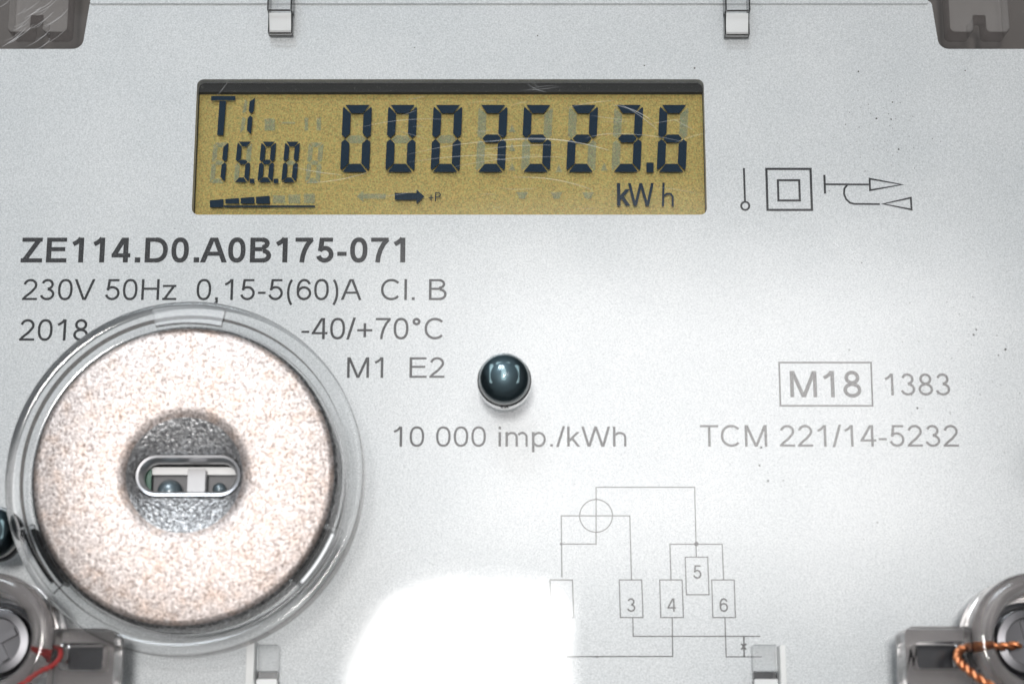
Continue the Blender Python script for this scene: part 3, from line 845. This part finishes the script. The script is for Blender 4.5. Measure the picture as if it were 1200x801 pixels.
# ================================================================== SEAL TURRETS, SCREWS, WIRES
def turret(px, py, side, label):
    c = P(px, py, 8)
    t = thing('seal_turret', label, 'seal housing', (c[0], c[1], COVER), 'smoky seal turrets in the lower corners')
    bm = bmesh.new()
    prof = [(5.45, COVER + .05), (5.42, COVER + 4.2)] + [(4.5 + .92 * math.cos(R(a)), COVER + 4.4 + 1.0 * math.sin(R(a))) for a in range(0, 181, 15)] + [(3.5, COVER + 3.6), (3.4, COVER + .06)]
    lathe(bm, prof, *c, n=96)
    link('barrel', bm, 'smoke', t, smooth=True)
    bm = bmesh.new(); lathe(bm, [(0, COVER - .6), (5.4, COVER - .6), (5.4, COVER + .02), (0, COVER + .02)], *c, n=64, closed=False)
    link('barrel_floor', bm, 'floor', t)
    bm = bmesh.new(); lathe(bm, [(2.95, COVER + .05), (3.36, COVER + .05), (3.36, COVER + .9), (2.95, COVER + .9)], *c, n=64)
    link('dark_contrast_ring', bm, 'black', t, smooth=True)  # added black ring imitates dark reflections in the barrel, for contrast
    # ear with a slot for the sealing wire
    ex0, ex1 = sorted((c[0] + side * 4.9, P(137 if side > 0 else 1058, 770, 9)[0]))
    ey1, ey0 = P(px, 737 if side > 0 else 735, 9)[1], P(px, 830, 9)[1]
    sx0, sx1 = ex0 + .9, ex1 - .9
    bm = bmesh.new(); prism(bm, [rrect(ex0, ey0, ex1, ey1, .7, 6), rrect(sx0, ey1 - 3.4, sx1, ey1 - 1.2, .3, 4)], COVER + .9, COVER + 4.2)
    e = link('wire_ear', bm, 'smoke', t, bevel=0.45, seg=4)
    bm = bmesh.new(); prism(bm, [rrect(ex0 + .05, ey0, ex1 - .05, ey1 - .05, .65, 5)], COVER + .05, COVER + .85)
    link('ear_base', bm, 'floor', e)
    bm = bmesh.new(); prism(bm, [rrect(sx0 + .06, ey1 - 3.3, sx1 - .06, ey1 - 1.3, .25, 3)], COVER + .87, COVER + 1.2)
    link('ear_slot', bm, 'black', e)
    return t, c, (sx0, sx1, ey1)
tl, cl, el = turret(-4, 751, 1, 'smoky clear seal turret with red wire beside the round port')
tr, cr, er = turret(1206, 751, -1, 'smoky clear seal turret with copper wire in the lower plain corner')

def screw(c, label, rot):
    t = thing('sealing_screw', label, 'screw', (c[0], c[1], COVER), 'dark screws inside the seal turrets')
    bm = bmesh.new()
    lathe(bm, [(2.9, COVER + .06), (2.9, COVER + .55), (2.75, COVER + .6), (2.75, COVER + 1.7), (2.6, COVER + 1.95), (2.0, COVER + 2.05), (1.9, COVER + 1.75), (0, COVER + 1.7)], *c, n=48, closed=False)
    h = link('screw_head', bm, 'screw', t, smooth=True)
    cs, sn = math.cos(rot), math.sin(rot)
    for (hx, hy) in ((1.8, .32), (.32, 1.8)):
        bm = bmesh.new()
        prism(bm, [[(c[0] + x * cs - y * sn, c[1] + x * sn + y * cs) for x, y in ((-hx, -hy), (hx, -hy), (hx, hy), (-hx, hy))]], COVER + 1.65, COVER + 2.0 + hx * .05)
        link('drive_rib', bm, 'screw', h, bevel=.06)
screw(cl, 'dark cross drive screw inside the seal turret with red wire', .5)
screw(cr, 'dark cross drive screw inside the seal turret with copper wire', .2)

def twisted(name, label, mat, ctrl, r, turns):
    """two strands twisted round a smooth path"""
    o = thing(name, label, 'wire', (ctrl[0][0], ctrl[0][1], ctrl[0][2]), 'twisted sealing wires')
    pts = []
    n = 16
    C = [Vector(c) for c in ctrl]; C = [C[0] * 2 - C[1]] + C + [C[-1] * 2 - C[-2]]
    for i in range(1, len(C) - 2):
        for j in range(n):
            t = j / n
            pts.append(.5 * ((2 * C[i]) + (C[i + 1] - C[i - 1]) * t + (2 * C[i - 1] - 5 * C[i] + 4 * C[i + 1] - C[i + 2]) * t * t + (3 * C[i] - C[i - 1] - 3 * C[i + 1] + C[i + 2]) * t ** 3))
    pts.append(C[-2])
    for s in (0, math.pi):
        q = []
        for i, p in enumerate(pts):
            tg = (pts[min(i + 1, len(pts) - 1)] - pts[max(i - 1, 0)]).normalized()
            a = tg.cross(Vector((.1, .2, 1))).normalized(); b = tg.cross(a)
            ph = s + turns * 2 * math.pi * i / len(pts)
            q.append(p + (a * math.cos(ph) + b * math.sin(ph)) * r * .9)
        bm = bmesh.new(); tube(bm, q, r, 8); link('strand', bm, mat, o, smooth=True)
    return o
def W(px, py, d): q = P(px, py, d); return (q[0], q[1], d)
zt = COVER + 5.0
twisted('sealing_wire', 'thin twisted red wire threaded through the smoky seal turret', 'red', [W(-20, 822, zt + .6), W(22, 803, zt + .6), W(45, 787, zt), W(62, 779, zt - .3), W(71, 768, zt - .8), W(68, 758, zt - 1.2), W(54, 760, zt - 1.8), W(40, 768, zt - 2.5)], .115, 10)
twisted('sealing_wire', 'thin twisted copper wire threaded through the smoky seal turret', 'copper', [W(1225, 800, zt + .5), W(1185, 812, zt + .8), W(1152, 797, zt + .5), W(1132, 782, zt), W(1122, 770, zt - .6), W(1127, 760, zt - 1.2), W(1145, 757, zt - 1.5), W(1170, 757, zt - 2.2), W(1195, 755, zt - 2.6)], .2, 9)
